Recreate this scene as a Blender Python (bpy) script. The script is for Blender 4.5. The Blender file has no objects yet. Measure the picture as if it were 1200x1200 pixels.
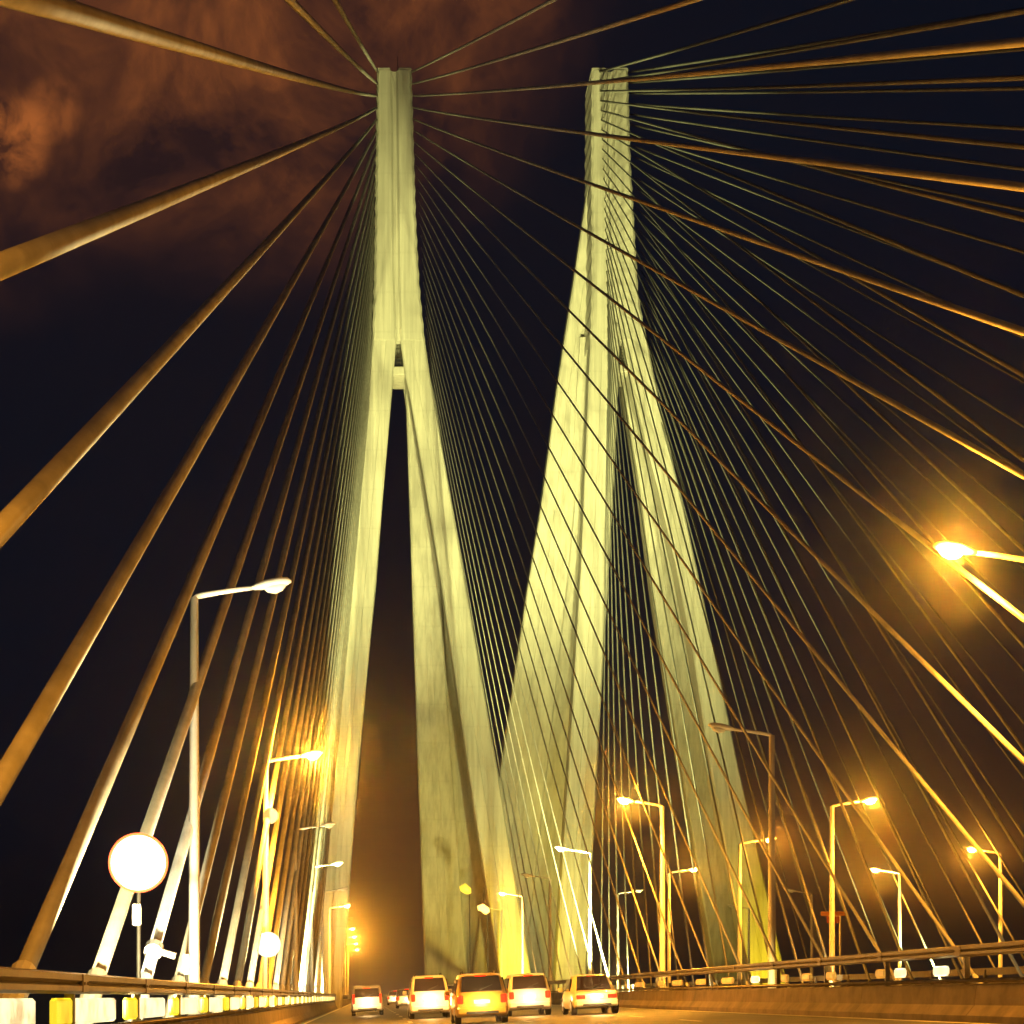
import bpy, bmesh, math, random
from mathutils import Vector, Matrix
random.seed(7)
S = bpy.context.scene
C = S.collection
# ------------------------------------------------------------------ camera
F = 2000.0; VX, VY = 431.0, 1168.0; EYE = 1.0     # focal length and vanishing point of the road, in photo pixels
cam = bpy.data.cameras.new('camera'); co = bpy.data.objects.new('camera', cam); C.objects.link(co)
co.location = (0, 0, EYE); co.rotation_euler = (math.radians(90), 0, 0)
cam.sensor_width = 36; cam.lens = 36 * F / 1200
cam.shift_x = (600 - VX) / 1200; cam.shift_y = (VY - 600) / 1200
cam.clip_start = 0.1; cam.clip_end = 6000
S.camera = co
# ------------------------------------------------------------------ night sky
W = bpy.data.worlds.new('World'); S.world = W; W.use_nodes = True
nt = W.node_tree; nt.nodes.clear()
def N(tree, t, **k):
    n = tree.nodes.new(t)
    for a, b in k.items(): setattr(n, a, b)
    return n
def math_node(tree, op, a, b=None, clamp=False):
    n = N(tree, 'ShaderNodeMath', operation=op, use_clamp=clamp)
    for i, v in enumerate((a, b)):
        if v is None: continue
        if isinstance(v, (int, float)): n.inputs[i].default_value = v
        else: tree.links.new(v, n.inputs[i])
    return n.outputs[0]
def ramp(tree, v, stops):
    n = N(tree, 'ShaderNodeValToRGB'); e = n.color_ramp.elements
    while len(e) < len(stops): e.new(0.5)
    for el, (p, c) in zip(e, stops):
        el.position = p; el.color = (c[0], c[1], c[2], 1) if not isinstance(c, (int, float)) else (c, c, c, 1)
    tree.links.new(v, n.inputs[0]); return n.outputs[0]
def skydir(px, py): return Vector(((px - VX) / F, 1, (VY - py) / F)).normalized()
tc = N(nt, 'ShaderNodeTexCoord')
def lobe(px, py, lo, hi):           # soft round patch of cloud lit from the town below
    d = skydir(px, py)
    v = N(nt, 'ShaderNodeVectorMath', operation='DOT_PRODUCT'); v.inputs[1].default_value = d
    nt.links.new(tc.outputs['Generated'], v.inputs[0])
    m = N(nt, 'ShaderNodeMapRange', interpolation_type='SMOOTHSTEP')
    m.inputs['From Min'].default_value = math.cos(lo); m.inputs['From Max'].default_value = math.cos(hi)
    nt.links.new(v.outputs['Value'], m.inputs['Value']); return m.outputs[0]
def noise(tree, vec, scale, detail=5, rough=.55, dist=0.0):
    n = N(tree, 'ShaderNodeTexNoise'); n.inputs['Scale'].default_value = scale; n.inputs['Detail'].default_value = detail
    n.inputs['Roughness'].default_value = rough; n.inputs['Distortion'].default_value = dist
    if vec is not None: tree.links.new(vec, n.inputs['Vector'])
    return n.outputs['Fac']
cl = noise(nt, tc.outputs['Generated'], 11, 9, .66, .5)
clr = ramp(nt, cl, [(.38, .06), (.50, .38), (.66, 1.05)])
top = lobe(310, -100, .19, .0)
side = lobe(-30, 140, .11, .0)
blob = lobe(10, 165, .026, .002); blob2 = lobe(62, 128, .018, .001)
g = math_node(nt, 'ADD', math_node(nt, 'MULTIPLY', top, 1.0), math_node(nt, 'MULTIPLY', side, .25))
g = math_node(nt, 'MULTIPLY', g, clr)
g = math_node(nt, 'ADD', g, math_node(nt, 'MULTIPLY', math_node(nt, 'ADD', math_node(nt, 'MULTIPLY', blob, 1.5), math_node(nt, 'MULTIPLY', blob2, .75)), ramp(nt, noise(nt, tc.outputs['Generated'], 55, 6, .6, .4), [(.36, .05), (.62, 1.0)])))
hz = lobe(450, 1180, .15, .0)
def rgb(tree, c):
    n = N(tree, 'ShaderNodeRGB'); n.outputs[0].default_value = (*c, 1); return n.outputs[0]
def vscale(tree, col, f):
    n = N(tree, 'ShaderNodeVectorMath', operation='SCALE'); tree.links.new(col, n.inputs[0]); tree.links.new(f, n.inputs['Scale']); return n.outputs[0]
def vadd(tree, a, b):
    n = N(tree, 'ShaderNodeVectorMath', operation='ADD'); tree.links.new(a, n.inputs[0]); tree.links.new(b, n.inputs[1]); return n.outputs[0]
SKY_NAVY = (.0030, .0048, .0105); SKY_CLOUD = (.25, .068, .010); SKY_LOW = (.060, .026, .010)
sky = vadd(nt, rgb(nt, SKY_NAVY), vscale(nt, rgb(nt, SKY_CLOUD), g))
sky = vadd(nt, sky, vscale(nt, rgb(nt, SKY_LOW), hz))
bg = N(nt, 'ShaderNodeBackground'); bg.inputs['Strength'].default_value = 1.0
nt.links.new(sky, bg.inputs['Color'])
nt.links.new(bg.outputs[0], N(nt, 'ShaderNodeOutputWorld').inputs['Surface'])
# ------------------------------------------------------------------ exposure
S.view_settings.view_transform = 'Standard'; S.view_settings.look = 'None'
S.view_settings.exposure = 0; S.view_settings.gamma = 1
HAZE = .0008
SODIUM = (1.0, .37, .026); FLOOD = (1.0, .955, .31); UPLIGHT = (1.0, .80, .36)
LAMP_W = 10000; UP_W = 900
# ------------------------------------------------------------------ helpers
def mat(name, base, rough=.6, metal=0.0, var=.18, scale=3.0, bump=.0, bscale=30, emit=None, estr=0.0, coat=0.0, wave=None):
    m = bpy.data.materials.new(name); m.use_nodes = True; t = m.node_tree
    b = t.nodes['Principled BSDF']; b.inputs['Roughness'].default_value = rough; b.inputs['Metallic'].default_value = metal
    if coat: b.inputs['Coat Weight'].default_value = coat
    tcn = N(t, 'ShaderNodeTexCoord')
    if var > 0:
        f = noise(t, tcn.outputs['Object'], scale, 6, .6)
        lo = [c * (1 - var) for c in base]; hi = [min(1, c * (1 + var)) for c in base]
        t.links.new(ramp(t, f, [(.3, lo), (.7, hi)]), b.inputs['Base Color'])
    else: b.inputs['Base Color'].default_value = (*base, 1)
    if bump > 0:
        bn = N(t, 'ShaderNodeBump'); bn.inputs['Strength'].default_value = bump; bn.inputs['Distance'].default_value = .02
        t.links.new(noise(t, tcn.outputs['Object'], bscale, 4), bn.inputs['Height'])
        t.links.new(bn.outputs[0], b.inputs['Normal'])
    if emit:
        b.inputs['Emission Color'].default_value = (*emit, 1); b.inputs['Emission Strength'].default_value = estr
        if name.startswith('marker'):                           # grime over the added glow panels
            f = ramp(t, noise(t, tcn.outputs['Object'], 2.2, 7, .65), [(.32, .25 * estr), (.55, estr)])
            t.links.new(f, b.inputs['Emission Strength'])
    return m
M = {}
def obj(name, bm, m, parent=None, smooth=False):
    me = bpy.data.meshes.new(name)
    bmesh.ops.recalc_face_normals(bm, faces=bm.faces[:])
    bm.to_mesh(me); bm.free()
    if smooth:
        me.polygons.foreach_set('use_smooth', [True] * len(me.polygons))
    me.materials.append(m)
    o = bpy.data.objects.new(name, me); C.objects.link(o)
    if parent: o.parent = parent
    return o
def tag(o, label, cat, group=None):
    o['label'] = label; o['category'] = cat
    if group: o['group'] = group
    return o
def thing(name, label, cat, loc=(0, 0, 0), group=None):
    o = bpy.data.objects.new(name, None); C.objects.link(o); o.location = loc; o.empty_display_size = .3
    return tag(o, label, cat, group)
def struct(o): o['kind'] = 'structure'; return o
def copy_tree(o, parent=None):
    c = o.copy(); C.objects.link(c)
    if parent: c.parent = parent
    for ch in list(o.children): copy_tree(ch, c)
    return c
def loft(bm, rings, cap=True, closed=True):
    vs = [[bm.verts.new(p) for p in r] for r in rings]
    n = len(rings[0])
    for a, b in zip(vs, vs[1:]):
        for i in range(n if closed else n - 1):
            j = (i + 1) % n
            bm.faces.new((a[i], a[j], b[j], b[i]))
    if cap:
        bm.faces.new(vs[0][::-1]); bm.faces.new(vs[-1])
    return vs
def box(bm, x0, x1, y0, y1, z0, z1, bev=0.0):
    if bev <= 0:
        loft(bm, [[(x0, y0, z), (x1, y0, z), (x1, y1, z), (x0, y1, z)] for z in (z0, z1)])
    else:
        b = bev
        def ring(z, i):
            a0, a1, c0, c1 = x0 + i, x1 - i, y0 + i, y1 - i
            return [(a0 + b, c0, z), (a1 - b, c0, z), (a1, c0 + b, z), (a1, c1 - b, z), (a1 - b, c1, z), (a0 + b, c1, z), (a0, c1 - b, z), (a0, c0 + b, z)]
        loft(bm, [ring(z0, b * .8), ring(z0 + b, 0), ring(z1 - b, 0), ring(z1, b * .8)])
def tube(bm, pts, r, n=10, cap=True):
    pts = [Vector(p) for p in pts]
    if isinstance(r, (int, float)): r = [r] * len(pts)
    rings = []; prev = None
    for i, p in enumerate(pts):
        d = (pts[min(i + 1, len(pts) - 1)] - pts[max(i - 1, 0)]).normalized()
        if prev is None:
            a = d.orthogonal().normalized()
        else:
            a = (prev - d * prev.dot(d)).normalized()
        prev = a; b = d.cross(a)
        rings.append([p + (a * math.cos(2 * math.pi * k / n) + b * math.sin(2 * math.pi * k / n)) * r[i] for k in range(n)])
    loft(bm, rings, cap)
def P(px, py, d): return Vector(((px - VX) / F * d, d, EYE + (VY - py) / F * d))
def ordinal(n):
    return ['', 'first', 'second', 'third', 'fourth', 'fifth', 'sixth', 'seventh', 'eighth', 'ninth', 'tenth', 'eleventh', 'twelfth', 'thirteenth',
            'fourteenth', 'fifteenth', 'sixteenth', 'seventeenth', 'eighteenth', 'nineteenth', 'twentieth', 'twenty-first', 'twenty-second', 'twenty-third',
            'twenty-fourth', 'twenty-fifth', 'twenty-sixth', 'twenty-seventh', 'twenty-eighth', 'twenty-ninth', 'thirtieth', 'thirty-first', 'thirty-second',
            'thirty-third', 'thirty-fourth', 'thirty-fifth', 'thirty-sixth'][n]
def lamp(name, kind, loc, power, color, parent, size=.12, aim=None, cone=None, blend=.6):
    l = bpy.data.lights.new(name, kind); l.energy = power; l.color = color; l.shadow_soft_size = size
    if kind == 'SPOT': l.spot_size = cone; l.spot_blend = blend
    o = bpy.data.objects.new(name, l); C.objects.link(o); o.location = loc
    if parent: o.parent = parent
    if aim is not None: o.rotation_euler = Vector(aim).to_track_quat('-Z', 'Y').to_euler()
    return o
M['asphalt'] = mat('asphalt', (.10, .095, .09), .55, var=.35, scale=.9, bump=.35, bscale=60)
M['white_line'] = mat('white_line', (.62, .60, .55), .6, var=.25, scale=5)
M['tower'] = mat('tower_concrete', (.52, .51, .46), .75, var=.10, scale=.16, bump=.15, bscale=6)
def detail_concrete(m):
    t = m.node_tree; b = t.nodes['Principled BSDF']; tcn = [n for n in t.nodes if n.type == 'TEX_COORD'][0]
    src = b.inputs['Base Color'].links[0].from_socket
    sp = N(t, 'ShaderNodeSeparateXYZ'); t.links.new(tcn.outputs['Object'], sp.inputs[0])
    zz = math_node(t, 'FRACT', math_node(t, 'MULTIPLY', sp.outputs['Z'], 1 / 3.8))
    joint = math_node(t, 'LESS_THAN', zz, .03)
    mp = N(t, 'ShaderNodeMapping'); mp.inputs['Scale'].default_value = (1, 1, .035); t.links.new(tcn.outputs['Object'], mp.inputs[0])
    st = noise(t, mp.outputs[0], 2.4, 6, .65)
    stk = ramp(t, st, [(.36, .70), (.58, 1.0)])
    f = math_node(t, 'MULTIPLY', stk, math_node(t, 'SUBTRACT', 1.0, math_node(t, 'MULTIPLY', joint, .09)))
    sc = N(t, 'ShaderNodeVectorMath', operation='SCALE'); t.links.new(src, sc.inputs[0]); t.links.new(f, sc.inputs['Scale'])
    t.links.new(sc.outputs[0], b.inputs['Base Color'])
detail_concrete(M['tower'])
M['parapet'] = mat('parapet_concrete', (.13, .10, .085), .8, var=.45, scale=1.6, bump=.3, bscale=14)
M['rail'] = mat('galvanised_rail', (.20, .17, .14), .42, metal=.5, var=.3, scale=2.5)
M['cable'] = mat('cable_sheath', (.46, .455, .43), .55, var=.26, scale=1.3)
M['cable_dimmed'] = mat('cable_sheath_dimmed', (.23, .24, .23), .6, var=.26, scale=1.3)  # darker copy of the sheath, painting in the weaker light on these fans
M['pipe'] = mat('anchor_steel', (.62, .60, .54), .45, var=.15, scale=2)
M['pole'] = mat('pole_paint', (.78, .77, .72), .42, var=.08, scale=2)
M['head'] = mat('lamp_housing', (.76, .75, .70), .4, var=.05)
M['lens_on'] = mat('lamp_lens_lit', (.8, .7, .5), .3, var=0, emit=(1, .66, .22), estr=60)
M['lens_off'] = mat('lamp_lens_unlit', (.80, .78, .70), .12, var=0)
M['dark_steel'] = mat('dark_steel', (.06, .06, .06), .5, metal=.4, var=.2)
M['sea'] = mat('sea_water', (.010, .014, .018), .12, var=.3, scale=.02, bump=.5, bscale=.35)

# ------------------------------------------------------------------ sea, decks, road
bm = bmesh.new(); box(bm, -1400, 1400, -120, 1900, -26, -24); o = struct(obj('sea', bm, M['sea']))
SLOPE = .045
def zd(x): return SLOPE * x
def zo(x): return .30                      # the other carriageway is level
Y0, Y1 = -40, 640
def deck(name, x0, x1, zf):
    bm = bmesh.new()
    ring = lambda y: [(x0, y, zf(x0)), (x1, y, zf(x1)), (x1, y, zf(x1) - .35), (x1 - 3.5, y, zf(x0) - 2.6), (x0 + 3.5, y, zf(x0) - 2.6), (x0, y, zf(x0) - .35)]
    loft(bm, [ring(Y0), ring(Y1)])
    return struct(obj(name, bm, M['asphalt']))
deck('road', -4.75, 13.1, zd)
deck('road', 18.6, 36.2, zo)
bm = bmesh.new()
def mark(x, y0, y1, w, zf):
    bm.faces.new([bm.verts.new(p) for p in ((x - w / 2, y0, zf(x - w / 2) + .004), (x + w / 2, y0, zf(x + w / 2) + .004), (x + w / 2, y1, zf(x + w / 2) + .004), (x - w / 2, y1, zf(x - w / 2) + .004))])
for x in (1.55, 5.0, 8.4):
    for k in range(48): mark(x, -20 + k * 9, -20 + k * 9 + 3, .14, zd)
mark(-2.6, -30, 500, .16, zd); mark(11.2, -30, 500, .16, zd)
for x in (23, 27.4, 31.8):
    for k in range(40): mark(x, 10 + k * 9, 13 + k * 9, .14, zo)
struct(obj('road_marking', bm, M['white_line']))

# ------------------------------------------------------------------ the two towers
def leg_mesh(rows, d_base, d_head, depth, ybase=1168, yhead=390, taper=.0):
    rows = list(rows)
    # carry the leg on below the deck to the water
    a, b = rows[-2], rows[-1]
    s1 = (b[1] - a[1]) / (b[0] - a[0]); s2 = (b[2] - a[2]) / (b[0] - a[0])
    yb = VY + (EYE + 24) * F / d_base
    rows.append((yb, b[1] + s1 * (yb - b[0]), b[2] + s2 * (yb - b[0])))
    # interpolate for a smooth loft
    dense = []
    for (r0, r1) in zip(rows, rows[1:]):
        n = max(1, int((r1[0] - r0[0]) / 45))
        for i in range(n):
            t = i / n; dense.append(tuple(r0[j] + (r1[j] - r0[j]) * t for j in range(3)))
    dense.append(rows[-1])
    bm = bmesh.new(); rings = []
    for (y, xl, xr) in dense:
        t = max(0, (y - yhead) / (ybase - yhead))
        dc = d_head + (d_base - d_head) * t
        dep = depth * (1 + .18 * min(t, 1.0))
        df = dc - dep / 2
        A = P(xl, y, df); B = P(xr, y, df); z = A.z; x0, x1 = A.x, B.x
        y0, y1 = df, df + dep; c = .16; w = x1 - x0; gx0, gx1 = x0 + w * .40, x0 + w * .60; gd = .05
        rings.append([(x0 + c, y0, z), (gx0, y0, z), (gx0 + .06, y0 + gd, z), (gx1 - .06, y0 + gd, z), (gx1, y0, z), (x1 - c, y0, z), (x1, y0 + c, z),
                      (x1, y1 - c, z), (x1 - c, y1, z), (x0 + c, y1, z), (x0, y1 - c, z), (x0, y0 + c, z)])
    loft(bm, rings)
    return bm
def head_mesh(rows, d_head, depth, groove=.3):
    bm = bmesh.new(); rings = []; dense = []
    for (r0, r1) in zip(rows, rows[1:]):
        n = max(1, int((r1[0] - r0[0]) / 9))
        for i in range(n):
            t = i / n; dense.append(tuple(r0[j] + (r1[j] - r0[j]) * t for j in range(3)))
    dense.append(rows[-1])
    for k, (y, xl, xr) in enumerate(dense):
        df = d_head - depth / 2
        A = P(xl, y, df); B = P(xr, y, df); z = A.z; x0, x1 = A.x, B.x
        nib = .07 if k % 2 else -.02                       # stepped cable pockets along both edges
        x0 -= nib; x1 += nib
        y0, y1 = df, d_head + depth / 2; c = .22; xm = (x0 + x1) / 2; g = .16; gd = groove
        rings.append([(x0 + c, y0, z), (xm - g - .22, y0, z), (xm - g, y0 + gd, z), (xm + g, y0 + gd, z), (xm + g + .22, y0, z), (x1 - c, y0, z), (x1, y0 + c, z),
                      (x1, y1 - c, z), (x1 - c, y1, z), (xm + g + .22, y1, z), (xm + g, y1 - gd, z), (xm - g, y1 - gd, z), (xm - g - .22, y1, z), (x0 + c, y1, z), (x0, y1 - c, z), (x0, y0 + c, z)])
    loft(bm, rings)
    return bm
DN, DF, DH = 162.6, 178.0, 166.0
def tower(label, head, legs, beam, win, rod, web):
    t = thing('bridge_tower', label, 'bridge tower', (0, 0, 0), 'floodlit towers of the bridge')
    obj('tower_head', head_mesh(head, DH, 5.2), M['tower'], t)
    for rows, far in legs:
        obj('leg', leg_mesh(rows, DF if far else DN, DH + (1.25 if far else -1.25), 2.5, yhead=rows[0][0]), M['tower'], t)
    bm = bmesh.new(); rings = []                           # recessed wall that joins the near and the far leg of a pair
    for y, xl, xr in web:
        dd = DH + 1.6 + (179.0 - DH - 1.6) * (y - 395) / 773
        a, b = P(xl, y, dd), P(xr, y, dd); rings.append([(a.x, dd, a.z), (b.x, dd, a.z), (b.x, dd + .5, a.z), (a.x, dd + .5, a.z)])
    loft(bm, rings); obj('web_wall', bm, M['tower'], t)
    bm = bmesh.new()
    A = P(beam[0], beam[2], DH - 2); B = P(beam[1], beam[3], DH - 2)
    box(bm, A.x, B.x, DH - 2.0, DH + 2.0, B.z, A.z, .1)
    cb = obj('crossbeam', bm, M['tower'], t)
    bm = bmesh.new()                                       # latticed door of the service gallery over the beam
    A = P(win[0], win[2], DH - 1.6); B = P(win[1], win[3], DH - 1.6)
    n = 5
    for i in range(n + 1):
        x = A.x + (B.x - A.x) * i / n; tube(bm, [(x, DH - 1.6, B.z), (x, DH - 1.6, A.z)], .035, 6)
    for i in range(7):
        z = B.z + (A.z - B.z) * i / 6; tube(bm, [(A.x, DH - 1.56, z), (B.x, DH - 1.56, z)], .03, 6)
    obj('lattice_screen', bm, M['dark_steel'], t)
    bm = bmesh.new(); A = P(rod, head[0][0] + 3, DH); tube(bm, [A, A + Vector((0, 0, 1.6))], [.04, .015], 6)
    obj('lightning_rod', bm, M['dark_steel'], t)
    bm = bmesh.new()
    for s in (0, 1):
        a = head[0]; xa = P(a[1], a[0], DH - 2.6).x; xb = P(a[2], a[0], DH - 2.6).x; xm = (xa + xb) / 2; z = P(0, a[0], DH - 2.6).z
        x0, x1 = ((xa - .03, xm - .38), (xm + .38, xb + .03))[s]
        box(bm, x0, x1, DH - 2.5, DH + 2.5, z - .02, z + .32, .07)
    obj('top_block', bm, M['tower'], t)
    return t
LT = tower('left pale floodlit bridge tower with slim head, legs spread over the traffic lanes',
  [(82, 442, 482), (250, 440, 487), (330, 438.5, 491), (398, 436.5, 497.5)],
  [([(385, 437, 465.5), (460, 431, 459), (680, 411, 440), (900, 391, 420), (1000, 382, 412), (1100, 374, 406), (1168, 368, 401)], 0),
   ([(385, 467.5, 496), (440, 475, 504), (460, 480, 508), (680, 517, 545), (900, 549, 583), (1050, 572, 607), (1168, 590, 627)], 0),
   ([(385, 440, 465), (460, 435, 458), (680, 417, 441), (900, 398, 419), (1168, 378, 400)], 1),
   ([(385, 469, 494), (460, 476, 502), (680, 483, 515), (900, 490, 530), (1100, 497, 545), (1168, 500, 550)], 1)],
  (459, 480, 429, 439), (464, 473, 404, 429), 466, [(430, 470, 490), (680, 500, 520), (900, 522, 553), (1168, 540, 595)])
RT = tower('right floodlit bridge tower, wider outer leg crossed by dark diagonal cables',
  [(82, 694, 736), (190, 693.5, 739), (340, 694, 748), (398, 692, 757)],
  [([(380, 693, 727), (497, 688, 723), (665, 681, 714), (845, 670, 703), (1000, 660, 695), (1168, 650, 686)], 0),
   ([(380, 726, 755), (460, 743, 771), (581, 773, 798), (665, 793, 817), (764, 812, 838), (896, 832, 865), (1000, 852, 889), (1168, 884, 926)], 0),
   ([(180, 695, 715), (330, 672, 702), (460, 652, 686), (588, 635, 675), (698, 617, 664), (900, 587, 642), (1168, 550, 612)], 1),
   ([(380, 724, 745), (460, 732, 757), (570, 750, 782), (695, 766, 802), (863, 793, 832), (1000, 815, 855), (1168, 842, 884)], 1)],
  (720, 748, 427, 436), (726, 737, 406, 427), 707, [(395, 680, 700), (588, 668, 690), (698, 658, 684), (900, 636, 672), (1168, 605, 655)])

# ------------------------------------------------------------------ stay cables
def fan(side_tower, fan_name, xh, ytop, xa, za, kmax, group, rad, ybot=440, thick=.7, m='cable'):
    lo, hi = -5, kmax
    for i, k in enumerate(range(lo, hi + 1)):
        da = 12.5 + 5.1 * k
        # highest anchor on the tower for the longest cable
        py = ytop + 3 + (ybot - ytop - 3) * i / (hi - lo)
        fx = xh(py)
        head = P(fx, py, DH)
        low = Vector((xa, da, za))
        label = f'{ordinal(i + 1)} stay cable from the top in the {fan_name} fan of the {side_tower} tower'
        bm = bmesh.new()
        n = 14; pts = []
        L = (head - low).length
        for j in range(n + 1):
            t = j / n; p = low.lerp(head, t); p.z -= .0011 * L * 4 * t * (1 - t); pts.append(p)
        bm_r = rad * (1 + thick * max(0, 1 - i / 9))
        tube(bm, pts, bm_r, 12)
        c = obj('stay_cable', bm, M[m], smooth=True); tag(c, label, 'stay cable', group)
        bm = bmesh.new(); dr = (head - low).normalized()
        tube(bm, [low - dr * 1.5, low + dr * 1.25, low + dr * 1.3], [bm_r * 1.32, bm_r * 1.32, bm_r * 1.1], 12)
        obj('anchor_pipe', bm, M['pipe'], c, smooth=False)
        if fan_name == 'left' and side_tower == 'left' and k == 3:
            bm = bmesh.new(); q = low + dr * 2.3
            tube(bm, [q, q + Vector((.38, 0, -.12))], .06, 10); tube(bm, [q - dr * .09, q + dr * .09], .165, 12)
            obj('vibration_damper', bm, M['pipe'], c)
def lin(p0, p1): return lambda y: p0[1] + (p1[1] - p0[1]) * (y - p0[0]) / (p1[0] - p0[0])
fan('left', 'left', lin((82, 443), (440, 435)), 82, -3.8, .66, 21, 'stay cables, left fan of the left tower', .108, thick=.12)
fan('left', 'right', lin((82, 481), (440, 503)), 82, 12.15, .75, 21, 'stay cables, right fan of the left tower', .04, thick=1.2)
fan('right', 'left', lin((82, 699), (400, 712)), 82, 19.1, .4, 25, 'stay cables, left fan of the right tower', .055, 410, m='cable_dimmed')
fan('right', 'right', lin((82, 735), (440, 760)), 82, 35.7, .4, 24, 'stay cables, right fan of the right tower', .06, m='cable_dimmed')

# ------------------------------------------------------------------ parapets
M['glow_white'] = mat('marker_glow_white', (.8, .8, .7), .4, var=0, emit=(1, .86, .46), estr=1.5)  # emission painted in for lit concrete showing through the rail gaps
M['glow_yellow'] = mat('marker_glow_yellow', (.8, .7, .1), .4, var=0, emit=(1, .74, .03), estr=1.0)  # yellow emission painted in for lit concrete in the rail gaps, no marker lamp
M['glow_dim'] = mat('marker_glow_amber', (.7, .5, .2), .4, var=0, emit=(1, .50, .07), estr=.55)  # dim amber emission painted in for lit concrete in the rail gaps
def parapet(label, xi, xo, zf, ztop, zconc):
    """concrete wall with posts and two steel rails; xi is the traffic side"""
    t = thing('bridge_parapet', label, 'parapet', (0, 0, 0), 'parapets along the carriageways')
    s = 1 if xo > xi else -1; x0, x1 = min(xi, xo), max(xi, xo)
    bm = bmesh.new()
    zb = min(zf(x0), zf(x1)) - .05
    toe = xi - s * .16
    prof = [(toe, zb), (toe, zf(xi) + .12), (xi, zf(xi) + .32), (xi + s * .04, zconc - .03), (xi + s * .07, zconc), (xo - s * .03, zconc), (xo, zconc - .03), (xo, zb)]
    ys = [-35 + 7.5 * i for i in range(74)]
    for a, b in zip(ys, ys[1:]): loft(bm, [[(x, a + .012, z) for x, z in prof], [(x, b - .012, z) for x, z in prof]])
    obj('concrete_wall', bm, M['parapet'], t)
    xm = (x0 + x1) / 2
    bm = bmesh.new()
    for i in range(105):
        y = -33 + 5.1 * i; box(bm, xm - .05, xm + .05, y, y + .09, zconc, ztop - .05)
    o = obj('rail_post', bm, M['rail'], t); o['kind'] = 'stuff'
    bm = bmesh.new()                                            # W-shaped top beam
    xb = xi + s * .02
    wp = [(xb, ztop - .22), (xb - s * .05, ztop - .19), (xb - s * .05, ztop - .14), (xb, ztop - .11), (xb - s * .05, ztop - .08), (xb - s * .05, ztop - .02), (xb, ztop), (xb + s * .12, ztop), (xb + s * .12, ztop - .22)]
    loft(bm, [[(x, -35, z) for x, z in wp], [(x, 505, z) for x, z in wp]])
    for i in range(105):                                        # splice plates and bolts
        y = -33 + 5.1 * i + .045
        a, b = sorted((xb - s * .003, xb - s * .062)); box(bm, a, b, y - .16, y + .16, ztop - .20, ztop - .015)
        for dy in (-.1, .1):
            a, b = sorted((xb - s * .06, xb - s * .075)); box(bm, a, b, y + dy - .015, y + dy + .015, ztop - .125, ztop - .095)
    obj('top_rail', bm, M['rail'], t)
    zl = zconc + (ztop - .22 - zconc) * .12
    bm = bmesh.new(); tube(bm, [(xb + s * .05, -35, zl), (xb + s * .05, 505, zl)], .045, 10)
    obj('lower_rail', bm, M['rail'], t, smooth=True)
    return t
LB = parapet('low concrete parapet along the left edge, added glow panels in its rail gaps', -3.02, -3.28, zd, 1.25, .58)
for i in range(36):  # added glowing panels, standing in for the uplit kerb behind the rail
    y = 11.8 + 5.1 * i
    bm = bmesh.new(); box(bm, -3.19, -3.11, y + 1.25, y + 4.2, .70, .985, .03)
    obj('added_glow_panel', bm, M['glow_white'], LB)
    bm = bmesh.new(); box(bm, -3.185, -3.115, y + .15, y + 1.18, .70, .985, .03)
    obj('added_glow_panel', bm, M['glow_yellow'], LB)
RB = parapet('tall brown concrete parapet with twin rails beside the right lane', 11.55, 11.85, zd, 2.0, 1.25)
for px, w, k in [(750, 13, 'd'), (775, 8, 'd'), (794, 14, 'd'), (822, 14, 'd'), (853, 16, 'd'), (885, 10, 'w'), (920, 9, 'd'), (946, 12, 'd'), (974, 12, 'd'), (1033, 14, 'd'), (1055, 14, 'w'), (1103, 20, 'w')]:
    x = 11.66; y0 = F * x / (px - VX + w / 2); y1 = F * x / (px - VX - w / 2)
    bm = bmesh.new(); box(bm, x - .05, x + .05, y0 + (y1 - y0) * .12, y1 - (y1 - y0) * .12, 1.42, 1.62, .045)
    obj('added_glow_panel', bm, M['glow_white' if k == 'w' else 'glow_dim'], RB)
parapet('far carriageway parapet behind the gap between the bridge decks', 19.6, 19.3, zo, 1.9, 1.2)
parapet('outermost parapet, along the outer edge of the far carriageway', 35.2, 35.5, zo, 1.9, 1.2)

# ------------------------------------------------------------------ street lamps
def lamp_tree(s, z0):
    """white pole with a rising arm and flat lamp head; s = +1 arm to the right"""
    r = bpy.data.objects.new('street_lamp', None); C.objects.link(r)
    h = 9.0 - z0
    bm = bmesh.new(); tube(bm, [(0, 0, 0), (0, 0, .5), (0, 0, .52), (0, 0, h)], [.15, .15, .125, .085], 12)
    obj('pole', bm, M['pole'], r, True)
    bm = bmesh.new(); tube(bm, [(0, 0, h - .05), (s * .06, 0, h + .02), (s * .25, 0, h + .06), (s * .75, 0, h + .14), (s * 1.22, 0, h + .20)], [.06, .06, .055, .05, .042], 10)
    obj('arm', bm, M['pole'], r, True)
    bm = bmesh.new(); rings = []
    for t, w, up, dn in [(0, .05, .04, .04), (.12, .10, .08, .06), (.3, .155, .12, .07), (.55, .165, .12, .07), (.72, .12, .09, .06), (.80, .04, .03, .03)]:
        x = s * (1.15 + t); zc = h + .19 + t * .17
        rings.append([(x, math.cos(a) * w, zc + (math.sin(a) * (up if math.sin(a) > 0 else dn))) for a in [2 * math.pi * k / 12 for k in range(12)]])
    loft(bm, rings); obj('lamp_head', bm, M['head'], r, True)
    return r, h
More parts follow.
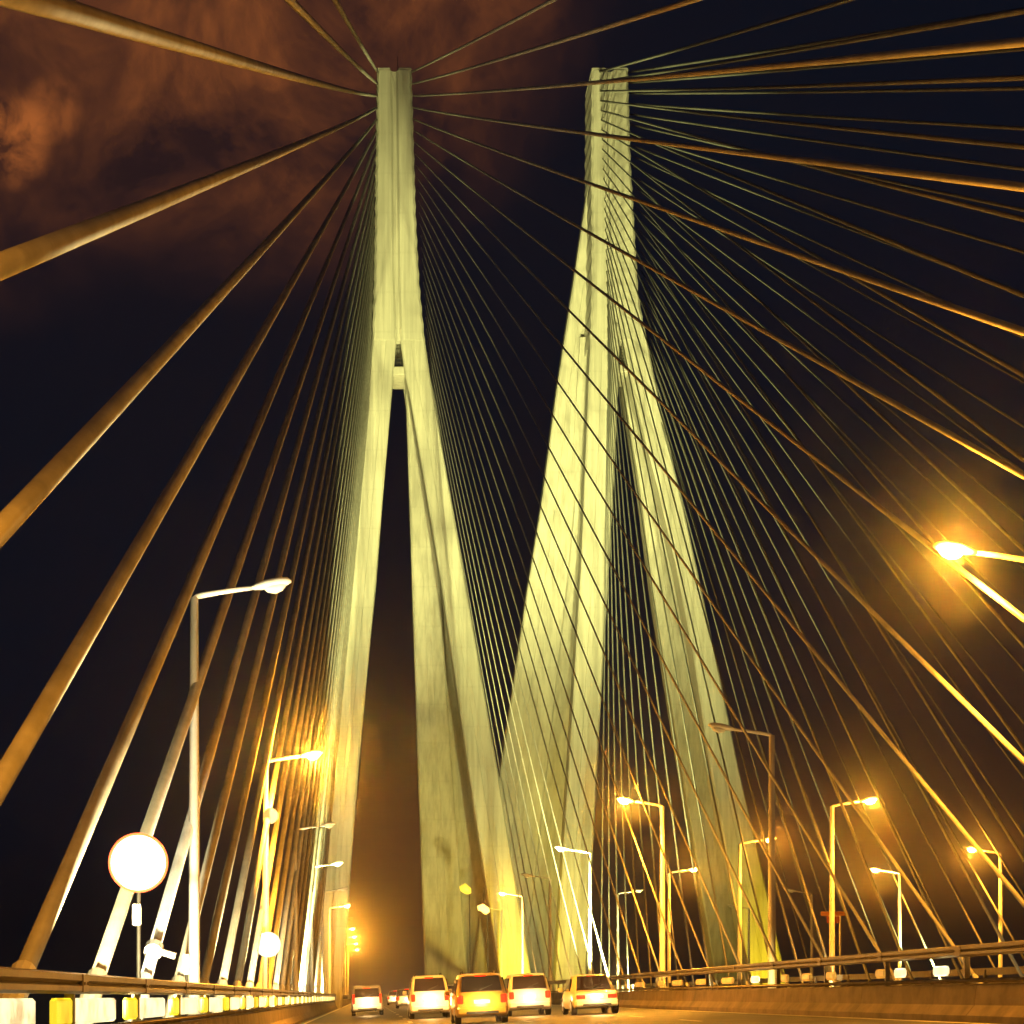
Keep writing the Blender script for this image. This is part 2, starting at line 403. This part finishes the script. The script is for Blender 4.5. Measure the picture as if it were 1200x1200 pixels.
def lens(r, s, h, m):
    bm = bmesh.new(); rings = []
    for t, w, dn in [(.25, .03, .02), (.32, .10, .10), (.48, .13, .15), (.62, .10, .11), (.70, .03, .02)]:
        x = s * (1.15 + t); zc = h + .17 + t * .17
        rings.append([(x, math.cos(a) * w, zc - .03 + math.sin(a) * dn * (1 if math.sin(a) < 0 else .2)) for a in [2 * math.pi * k / 10 for k in range(10)]])
    loft(bm, rings); obj('lens', bm, M[m], r, True)
protos = {}
def street_lamp(x, y, s, lit, z0, label, group, power=1.0):
    key = (s, lit, round(z0, 2))
    if key not in protos:
        r, h = lamp_tree(s, z0); lens(r, s, h, 'lens_on' if lit else 'lens_off'); protos[key] = (r, h)
    else:
        r = copy_tree(protos[key][0])
    h = protos[key][1]
    r.location = (x, y, z0); tag(r, label, 'street lamp', group)
    if lit:
        lamp('lamp_light', 'POINT', (x + s * 1.63, y - .30, z0 + h + .10), LAMP_W * power * .5, SODIUM, None, .16)
        lamp('lamp_beam', 'SPOT', (x + s * 1.63, y - .05, z0 + h + .02), LAMP_W * power * (1.1 if 12 < y < 90 and abs(x) < 13 and y > 35 else .6), SODIUM, None, .12, (s * .25, 0, -1), math.radians(150), .4)
    return r
GL = 'street lamps along the left parapet'; GR = 'street lamps along the right parapet'
ZL = zd(-3.5); ZR = zd(12.4)
lefts = [10.2, 34.2, 58.2, 82, 106, 131, 155, 181, 207, 235, 265, 300]
for i, y in enumerate(lefts):
    lit = i in (0, 2, 6, 8, 9, 10, 11)
    lab = ['street lamp behind the left edge of the picture, before the tall unlit one', 'tall unlit white street lamp, nearest on the left parapet', 'glowing orange street lamp with a small round box on its pole, left parapet',
           'unlit white street lamp, just behind the glowing one on the left', 'unlit street lamp, fourth along the left parapet', 'unlit street lamp, fifth along the left parapet by the tower leg'][i] if i < 6 else \
          f'tiny street lamp far down the road, {ordinal(i)} along the left parapet'
    street_lamp(-3.48, y, 1, lit, ZL, lab, GL, {0: .42, 2: 1.5}.get(i, .55))
rights = [31.5, 52.3, 71.7, 95.2, 116, 136.5, 158, 182, 206]
for i, y in enumerate(rights):
    lit = i in (0, 2, 5, 7)
    lab = ['nearest right street lamp, only its glowing head and arm in view', 'unlit street lamp before the outer leg of the right tower', 'glowing orange street lamp between the two towers, brightest on its row',
           'dim street lamp left of the brightest one between the towers', 'unlit pale street lamp, fifth along the right parapet', 'small glowing street lamp beside the left tower base'][i] if i < 6 else f'tiny street lamp far down the road, {ordinal(i + 1)} along the right parapet'
    street_lamp(12.38, y, -1, lit, ZR, lab, GR, .62 if i == 0 else .55)
GO = 'street lamps of the far carriageway, arms to the right'; GP = 'street lamps of the far carriageway, arms to the left'
for i, y in enumerate([71.7, 89.5, 110.5, 133]):
    street_lamp(19.5, y, 1, i in (0, 1, 2), .3, ['glowing street lamp with its arm to the right on a bright post', 'small glowing street lamp in front of the right tower base',
        'small glowing street lamp on the third post between the decks', 'unlit street lamp between the decks near the right tower'][i], GO, .4)
for i, y in enumerate([95.5, 111, 133, 155]):
    street_lamp(34.6 + (.8 if i == 0 else 0), y, -1, i in (0, 1), .3, ['rightmost glowing street lamp on a thick white pole', 'glowing street lamp with hooked arm, left of the rightmost one', 'pale unlit street lamp with hooked arm by the small red sign',
        'unlit street lamp at the outer leg of the right tower'][i], GP, .4)
# round box on the second left pole
bm = bmesh.new(); tube(bm, [(-3.3, 58.1, 7.15), (-3.3, 57.95, 7.15)], .26, 20); bx = obj('loudspeaker_box', bm, M['head']); 
bm = bmesh.new(); box(bm, -3.44, -3.28, 58.1, 58.16, 7.1, 7.2); obj('bracket', bm, M['head'], bx)
tag(bx, 'small round white box fixed high on the glowing left lamp pole', 'box')

# ------------------------------------------------------------------ round signs
M['sign_white'] = mat('sign_white', (.85, .84, .80), .35, var=0, emit=(1, .95, .75), estr=.75)  # emission added so the face shows overlit, though it is no lamp
M['sign_red'] = mat('sign_red', (.65, .05, .03), .4, var=0, emit=(1, .22, .03), estr=.8)  # rim carries an added orange glow as well
def disc(bm, c, r0, r1, y0, y1, n=48):
    ring = lambda r, y: [(c[0] + r * math.cos(2 * math.pi * k / n), y, c[1] + r * math.sin(2 * math.pi * k / n)) for k in range(n)]
    if r0 <= 0: loft(bm, [ring(r1, y0), ring(r1, y1)])
    else:
        v = loft(bm, [ring(r0, y0), ring(r1, y0), ring(r1, y1), ring(r0, y1)], cap=False)
        for i in range(n): bm.faces.new((v[3][i], v[3][(i + 1) % n], v[0][(i + 1) % n], v[0][i]))
def round_sign(px, py, rpx, d, label, rim=True):
    c = P(px, py, d); r = rpx * d / F
    t = thing('round_sign', label, 'road sign', (c.x, d, .4), 'round signs above the left parapet')
    def rel(b): bmesh.ops.translate(b, verts=b.verts[:], vec=(-c.x, -d, -.4)); return b
    bm = bmesh.new(); disc(bm, (c.x, c.z), 0, r * .92, d, d + .02); obj('sign_face', rel(bm), M['sign_white'], t)
    if rim:
        bm = bmesh.new(); disc(bm, (c.x, c.z), r * .93, r, d - .006, d + .03); obj('rim', rel(bm), M['sign_red'], t)
    bm = bmesh.new(); tube(bm, [(c.x, d + .06, .3), (c.x, d + .06, c.z + r * .5)], .028, 10); obj('pole', rel(bm), M['dark_steel'], t)
    return t, c
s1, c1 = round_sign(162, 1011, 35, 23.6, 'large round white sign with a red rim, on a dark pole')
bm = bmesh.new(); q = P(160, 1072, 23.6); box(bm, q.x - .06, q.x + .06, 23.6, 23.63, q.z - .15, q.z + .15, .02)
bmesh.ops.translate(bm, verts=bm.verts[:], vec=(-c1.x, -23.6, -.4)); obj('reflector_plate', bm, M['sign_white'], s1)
round_sign(314, 1107, 16, 57.6, 'smaller round white sign, overlit, at the foot of the lit left lamp', rim=False)
bm = bmesh.new(); q = P(218, 1130, 34); box(bm, q.x - .06, q.x + .06, 34, 34.04, q.z - .2, q.z + .2, .02); o = obj('reflector_post', bm, M['sign_white']); tag(o, 'short white reflector plate left of the nearest lamp pole', 'reflector')
bm = bmesh.new(); tube(bm, [(q.x, 34.06, .3), (q.x, 34.06, q.z + .1)], .025, 8); obj('stake', bm, M['dark_steel'], o)
# small red sign board and elbow pipe on the far deck
d = 88.0; c = P(976, 1076, d)
t = thing('roadside_sign', 'small orange and red sign board on a post beyond the right parapet', 'road sign', (c.x, d, .3))
def rel2(b): bmesh.ops.translate(b, verts=b.verts[:], vec=(-c.x, -d, -.3)); return b
M['board_red'] = mat('board_red', (.5, .06, .03), .5, var=.1)
M['sign_orange'] = mat('sign_orange', (.75, .28, .05), .5, var=.1)
bm = bmesh.new(); box(bm, c.x - .30, c.x + .35, d, d + .05, c.z - .25, c.z + .1, .02); obj('board', rel2(bm), M['board_red'], t)
bm = bmesh.new(); box(bm, c.x - .62, c.x + .75, d - .03, d - .005, c.z + .12, c.z + .34, .01); obj('top_board', rel2(bm), M['sign_orange'], t)
bm = bmesh.new(); tube(bm, [(c.x + .4, d + .09, .3), (c.x + .4, d + .09, c.z + .3)], .05, 10); obj('pole', rel2(bm), M['pole'], t)

# ------------------------------------------------------------------ floodlights and uplights
M['flood_lens'] = mat('flood_lens', (.8, .8, .7), .2, var=0, emit=(1, .9, .5), estr=6)
def floodlight(loc, aim, power, cone, label, group, color=FLOOD, size=.25, scale=1.0):
    a = Vector(aim) - Vector(loc); a.normalize()
    t = thing('floodlight', label, 'floodlight', loc, group)
    k = scale
    bm = bmesh.new(); box(bm, -.24 * k, .24 * k, -.17 * k, .17 * k, -.12 * k, .10 * k, .03 * k)
    q = a.to_track_quat('Z', 'Y').to_matrix().to_4x4()
    bmesh.ops.transform(bm, matrix=Matrix.Translation((0, 0, .3 * k)) @ q, verts=bm.verts[:]); obj('housing', bm, M['dark_steel'], t)
    bm = bmesh.new(); box(bm, -.20 * k, .20 * k, -.14 * k, .14 * k, .103 * k, .115 * k)
    bmesh.ops.transform(bm, matrix=Matrix.Translation((0, 0, .3 * k)) @ q, verts=bm.verts[:]); obj('lens', bm, M['flood_lens'], t)
    bm = bmesh.new(); tube(bm, [(-.27 * k, 0, .3 * k), (-.27 * k, 0, 0), (.27 * k, 0, 0), (.27 * k, 0, .3 * k)], .025 * k, 8); obj('bracket', bm, M['dark_steel'], t)
    lamp('flood_light', 'SPOT', tuple(Vector((0, 0, .3 * k)) + a * .2 * k), power, color, t, size, a, cone, .7)
    return t
TF = 'tower floodlights on the deck edges'
z1 = zd(12.8)
def tgt(px, py): return P(px, py, DH)
floodlight((-4.3, 92, zd(-4.3)), tgt(455, 270), 350000, math.radians(54), 'tower floodlight on the left deck edge aimed at the left tower', TF)
floodlight((12.75, 84, z1), tgt(470, 250), 350000, math.radians(52), 'tower floodlight on the right deck edge aimed at the left tower', TF)
floodlight((12.75, 90, z1), tgt(690, 340), 285000, math.radians(52), 'tower floodlight on the right deck edge aimed at the right tower', TF)
floodlight((36.0, 104, .3), tgt(770, 520), 80000, math.radians(52), 'tower floodlight on the outermost deck edge aimed at the right tower', TF)
for (x, y, tx, lab) in ((-4.3, 128, 395, 'low floodlight lighting the foot of the left tower from the left deck edge'), (12.75, 126, 575, 'low floodlight lighting the right legs of the left tower from the right deck edge'),
                       (12.75, 122, 675, 'low floodlight lighting the left legs of the right tower from the right deck edge'), (18.75, 124, 860, 'low floodlight lighting the outer leg of the right tower')):
    floodlight((x, y, zd(x) if x < 13 else .3), P(tx, 900, DN), 26000, math.radians(75), lab, TF)
for (x, y, px, lab) in ((12.9, 152, 592, 'yellow foot light at the right legs of the left tower'), (37.0, 152, 900, 'yellow foot light at the outer leg of the right tower'), (12.95, 147, 688, 'yellow foot light at the inner leg of the right tower')):
    floodlight((x, y, zd(x) if x < 14 else .3), P(px, 1105, DN - 1.5), 9000, math.radians(70), lab, 'yellow foot lights of the towers', (1, .72, .02), .15)
UL = 'uplights at the feet of the stay cables'
for i, y in enumerate([-.25, 9.95, 20.15, 30.35, 40.55, 50.75, 66.05, 81.35, 96.65, 117.05, 137.5]):
    for x, nm in ((-3.5, 'left'), (12.02, 'right')):
        if nm == 'right' and i < 2: continue
        zz = zd(x); pw = UP_W * ((0, 0, .12, .2, .5, 1, 2, 3, 4, 4, 4)[i] if nm == 'right' else (9, 12, 11, 9, 9, 10, 10, 10, 10, 10, 10)[i])
        aim = (x - .1, y + 5.5, zz + 9) if nm == 'left' else (x - .6, y + 7, zz + 12)
        floodlight((x, y, zz), aim, pw, math.radians(110), f'{ordinal(i + 1 if nm == "left" else i - 1)} small cable uplight along the {nm} deck edge', UL, UPLIGHT if nm == 'left' else (1, .60, .14), .12, .6)
floodlight((-3.5, 25.3, zd(-3.5)), (-3.48, 34.2, 6.4), 10000, math.radians(52), 'added small uplight to brighten the nearest unlit lamp pole', UL, (1, .88, .55), .12, .6)  # extra fixture, put in only to whiten the first lamp pole
for i, y in enumerate([45, 70, 95, 125]):
    floodlight((18.9, y, .3), (19.4, y + 9, 12), UP_W, math.radians(105), f'{ordinal(i + 1)} small cable uplight along the far deck edge', UL, UPLIGHT, .12, .7)
# yellow lamp at the tower foot
for (px, py, d, lab) in [(545, 1043, 150, 'small yellow hanging lamp at the foot of the left tower'), (566, 1066, 150, 'small round orange warning lamp at the foot of the left tower')]:
    c = P(px, py, d); bm = bmesh.new()
    tube(bm, [c + Vector((-.45, 0, .12)), c + Vector((-.1, 0, .2)), c + Vector((.3, 0, -.1)), c + Vector((.45, 0, -.3))], [.2, .42, .34, .1] if px == 545 else [.2, .34, .34, .2], 14)
    o = obj('warning_lamp', bm, mat('warning_lamp_glass', (.8, .6, .1), .3, var=0, emit=(1, .75, .05) if px == 545 else (1, .55, .12), estr=1.0 if px == 545 else 4), smooth=True)
    tag(o, lab, 'warning lamp')
    bm = bmesh.new(); tube(bm, [c + Vector((.4, .3, -.3)), Vector((c.x + .5, d + .3, .4))], .05, 8); obj('stand', bm, M['dark_steel'], o)

# ------------------------------------------------------------------ traffic
M['glass'] = mat('car_glass', (.02, .012, .01), .06, var=0, coat=.5)
M['tyre'] = mat('tyre_rubber', (.02, .02, .02), .8, var=.1)
M['rim'] = mat('wheel_rim', (.45, .45, .45), .35, metal=.8, var=.05)
M['tail'] = mat('tail_lamp_glow', (.35, .015, .008), .25, var=0, emit=(1, .014, .003), estr=4)
M['plate'] = mat('number_plate', (.75, .74, .68), .5, var=0)
M['trim'] = mat('black_trim', (.03, .03, .03), .55, var=.1)
def car_paint(name, c): return mat(name, c, .3, var=.03, scale=2, coat=.8)
def car(x, y, L, w, h, paint, label, kind, roofbox=False):
    """rear end is at y, the car points away from the camera"""
    z0 = zd(x); hw = w / 2
    t = thing('car', label, 'car', (x, y + L / 2, z0), 'cars driving away on the bridge')
    t.rotation_euler = (0, -math.atan(SLOPE), 0)
    B = lambda v: v - L / 2                                     # measured from the rear bumper
    belt = h * .56; clear = .22
    # stations: (distance from the rear, half width, bottom, belt, half width of roof, roof)
    if kind == 'van':
        st = [(0, hw * .90, .40, belt * .96, hw * .80, h * .93), (.10, hw * .97, .32, belt, hw * .84, h * .985), (.5, hw, clear, belt, hw * .86, h), (L * .55, hw, clear, belt, hw * .86, h), (L * .72, hw, clear, belt, hw * .82, h * .96), (L * .86, hw * .98, clear, belt * .96, hw * .80, belt * 1.05), (L * .96, hw * .93, .28, belt * .85, hw * .75, belt * .88), (L, hw * .85, .35, belt * .72, hw * .7, belt * .74)]
    elif kind == 'saloon':
        st = [(0, hw * .88, .38, belt * .90, hw * .74, belt * .93), (.12, hw * .96, .30, belt * .97, hw * .80, belt * 1.02), (L * .16, hw, clear, belt, hw * .80, belt * 1.06), (L * .30, hw, clear, belt, hw * .74, h * .97), (L * .42, hw, clear, belt, hw * .76, h), (L * .55, hw, clear, belt, hw * .76, h * .99), (L * .74, hw, clear, belt * .98, hw * .8, belt * 1.04), (L * .95, hw * .94, .28, belt * .82, hw * .8, belt * .86), (L, hw * .85, .35, belt * .66, hw * .7, belt * .7)]
    else:
        st = [(0, hw * .90, .38, belt * .94, hw * .80, belt * 1.0), (.08, hw * .97, .30, belt, hw * .80, belt * 1.12), (.30, hw, clear, belt, hw * .79, h * .955), (.55, hw, clear, belt, hw * .80, h * .995), (L * .5, hw, clear, belt, hw * .80, h), (L * .58, hw, clear, belt, hw * .79, h * .985), (L * .76, hw, clear, belt * .99, hw * .80, belt * 1.04), (L * .95, hw * .94, .28, belt * .85, hw * .8, belt * .9), (L, hw * .85, .35, belt * .68, hw * .7, belt * .72)]
    bm = bmesh.new(); rings = []
    for (s, a, zb, zbelt, b, zt) in st:
        zm = zb + (zbelt - zb) * .45
        half = [(a * .93, zb), (a * .99, zb + .10), (a, zm), (a * .985, zbelt - .03), (a * .95, zbelt + .01), (b + (a * .95 - b) * .25, zbelt + (zt - zbelt) * .70), (b * .93, zt - .035), (b * .70, zt)]
        rings.append([(q, B(s), z) for q, z in half] + [(-q, B(s), z) for q, z in half[::-1]])
    loft(bm, rings); body = obj('body', bm, paint, t, True)
    e = body.modifiers.new('bev', 'EDGE_SPLIT'); e.split_angle = math.radians(38)
    # rear window, following the tail
    def slab(pts, th, m, name, par=t, n=None):
        bm = bmesh.new(); v = [Vector(p) for p in pts]; nn = n or (v[1] - v[0]).cross(v[2] - v[0]).normalized()
        if nn.y > 0: nn = -nn
        loft(bm, [[p + nn * .012 for p in v], [p - nn * th for p in v]]); return obj(name, bm, m, par)
    r0, r1, r2 = st[0], st[1], st[2]
    if kind == 'van': lowp, hip = (B(-.012), belt + .06), (B(.004), h * .88); wl, wt = hw * .80, hw * .72
    elif kind == 'saloon': lowp, hip = (B(L * .165), belt * 1.09), (B(L * .29), h * .94); wl, wt = hw * .74, hw * .62
    else: lowp, hip = (B(.075), belt * 1.13), (B(.275), h * .925); wl, wt = hw * .76, hw * .68
    d = Vector((0, hip[0] - lowp[0], hip[1] - lowp[1])).normalized(); nrm = Vector((0, -d.z, d.y))
    off = nrm * .03
    win = slab([Vector((-wl, lowp[0], lowp[1])) + off, Vector((wl, lowp[0], lowp[1])) + off, Vector((wt, hip[0], hip[1])) + off, Vector((-wt, hip[0], hip[1])) + off], .05, M['glass'], 'rear_window', n=nrm)
    bm = bmesh.new(); tube(bm, [Vector((-wl * .1, lowp[0], lowp[1] + .03)) + off * 1.9, Vector((wl * .55, (lowp[0] * .6 + hip[0] * .4), lowp[1] * .6 + hip[1] * .4)) + off * 1.9], .012, 6); obj('wiper', bm, M['trim'], win)
    for s in (-1, 1):                                          # side windows
        ya, yb = (B(.5), B(L * .52)) if kind != 'saloon' else (B(L * .33), B(L * .6))
        bx_ = [Vector((s * hw * .955, ya - .1, belt + .05)), Vector((s * hw * .955, yb + .25, belt + .05)), Vector((s * hw * .855, yb, h * .90)), Vector((s * hw * .855, ya + .05, h * .90))]
        bm = bmesh.new(); nn = Vector((s, 0, .35)).normalized(); loft(bm, [[p + nn * .012 for p in bx_], [p - nn * .04 for p in bx_]]); obj('side_window', bm, M['glass'], t)
        # tail lights: tall at the corner for hatchbacks and vans, wide for saloons
        bm = bmesh.new()
        if kind == 'saloon': box(bm, s * hw * .66 - .16, s * hw * .66 + .16, B(-.03), B(.12), belt * .70, belt * .88, .02)
        elif kind == 'van': box(bm, s * hw * .82 - .06, s * hw * .82 + .06, B(-.03), B(.12), belt * .70, belt * 1.25, .02)
        else: box(bm, s * hw * .80 - .09, s * hw * .80 + .09, B(-.03), B(.14), belt * .72, belt * 1.02, .025)
        obj('tail_light', bm, M['tail'], t)
        bm = bmesh.new(); box(bm, s * (hw + .11) - .09, s * (hw + .11) + .09, B(L * .66), B(L * .66) + .12, belt + .02, belt + .18, .03); obj('wing_mirror', bm, paint, t)
        for yy in (.72, L - .82):
            bm = bmesh.new(); tube(bm, [(s * (hw - .20), B(yy), .31), (s * (hw - .18), B(yy), .31), (s * (hw - .02), B(yy), .31), (s * (hw), B(yy), .31)], [.27, .31, .31, .27], 20)
            wh = obj('wheel', bm, M['tyre'], t)
            bm = bmesh.new(); tube(bm, [(s * (hw - .01), B(yy), .31), (s * (hw + .012), B(yy), .31)], [.2, .17], 16); obj('rim', bm, M['rim'], wh)
    bm = bmesh.new(); box(bm, -hw * .93, hw * .93, B(-.10), B(.22), .30, .54, .05); bp = obj('bumper', bm, paint, t)
    bm = bmesh.new(); box(bm, -hw * .60, hw * .60, B(-.112), B(-.09), .32, .40, .005); obj('lower_trim', bm, M['trim'], bp)
    bm = bmesh.new(); box(bm, -.25, .25, B(-.05), B(-.005), belt * .72, belt * .72 + .11, .006); obj('number_plate', bm, M['plate'], t)
    bm = bmesh.new(); tube(bm, [(hw * .5, B(-.1), .24), (hw * .5, B(.3), .24)], .03, 10); obj('exhaust', bm, M['trim'], t)
    bm = bmesh.new(); box(bm, -.17, .17, hip[0] - .03, hip[0] + .02, hip[1] + .015, hip[1] + .05, .006); obj('brake_light', bm, M['tail'], t)
    if roofbox:
        bm = bmesh.new()
        for s in (-1, 1): tube(bm, [(s * hw * .62, B(.7), h), (s * hw * .62, B(.75), h + .06), (s * hw * .62, B(L * .5), h + .06), (s * hw * .62, B(L * .5 + .05), h)], .02, 8)
        obj('roof_rail', bm, M['trim'], t)
    lamp('rear_fill', 'POINT', (0, -L / 2 - .5, belt * .85), 120, (1, .60, .22), t, .25)  # fill lamp added behind each car to brighten its rear
    return t
white = car_paint('white_paint', (.80, .79, .75)); yellow = car_paint('yellow_paint', (.70, .42, .06)); silver = car_paint('silver_paint', (.62, .61, .58)); cream = car_paint('cream_paint', (.74, .66, .42))
car(3.55, 52.6, 3.8, 1.66, 1.58, yellow, 'yellow taxi with a broad dark rear window, nearest of the traffic', 'hatch', True)
car(2.55, 69, 4.3, 1.68, 1.76, white, 'white tall car with a curved roof, just left of the yellow taxi', 'hatch', True)
car(6.15, 64.5, 4.2, 1.70, 1.62, silver, 'silver car with a slim rear window, right of the yellow taxi', 'hatch')
car(8.15, 60.6, 4.2, 1.68, 1.45, cream, 'cream car beside the right parapet, rightmost of the traffic', 'saloon')
car(0.0, 90, 4.4, 1.70, 1.62, white, 'white boxy van, leftmost of the traffic', 'van')
car(3.0, 128, 4.2, 1.68, 1.5, cream, 'tiny far car between the white van and the white tall car', 'hatch')
car(0.1, 150, 4.2, 1.68, 1.5, silver, 'tiny far car seen just over the white van', 'saloon')
car(2.9, 178, 4.2, 1.68, 1.55, white, 'tiny far car ahead of the far cream car', 'hatch')
car(6.2, 118, 4.3, 1.70, 1.6, white, 'far car half hidden behind the yellow taxi', 'hatch')
car(0.3, 215, 4.2, 1.68, 1.5, cream, 'farthest car on the road, a speck of tail lights', 'hatch')

# ------------------------------------------------------------------ night haze
M['haze'] = bpy.data.materials.new('haze'); M['haze'].use_nodes = True
ht = M['haze'].node_tree; ht.nodes.clear()
pv = N(ht, 'ShaderNodeVolumePrincipled'); pv.inputs['Color'].default_value = (.9, .88, .84, 1)
pv.inputs['Density'].default_value = HAZE; pv.inputs['Anisotropy'].default_value = .972
ht.links.new(pv.outputs[0], N(ht, 'ShaderNodeOutputMaterial').inputs['Volume'])
bm = bmesh.new(); box(bm, -1500, 1500, -200, 2000, -27, 104)
hzo = obj('haze', bm, M['haze']); hzo['kind'] = 'stuff'
hzo['label'] = 'thin night haze over the bridge'
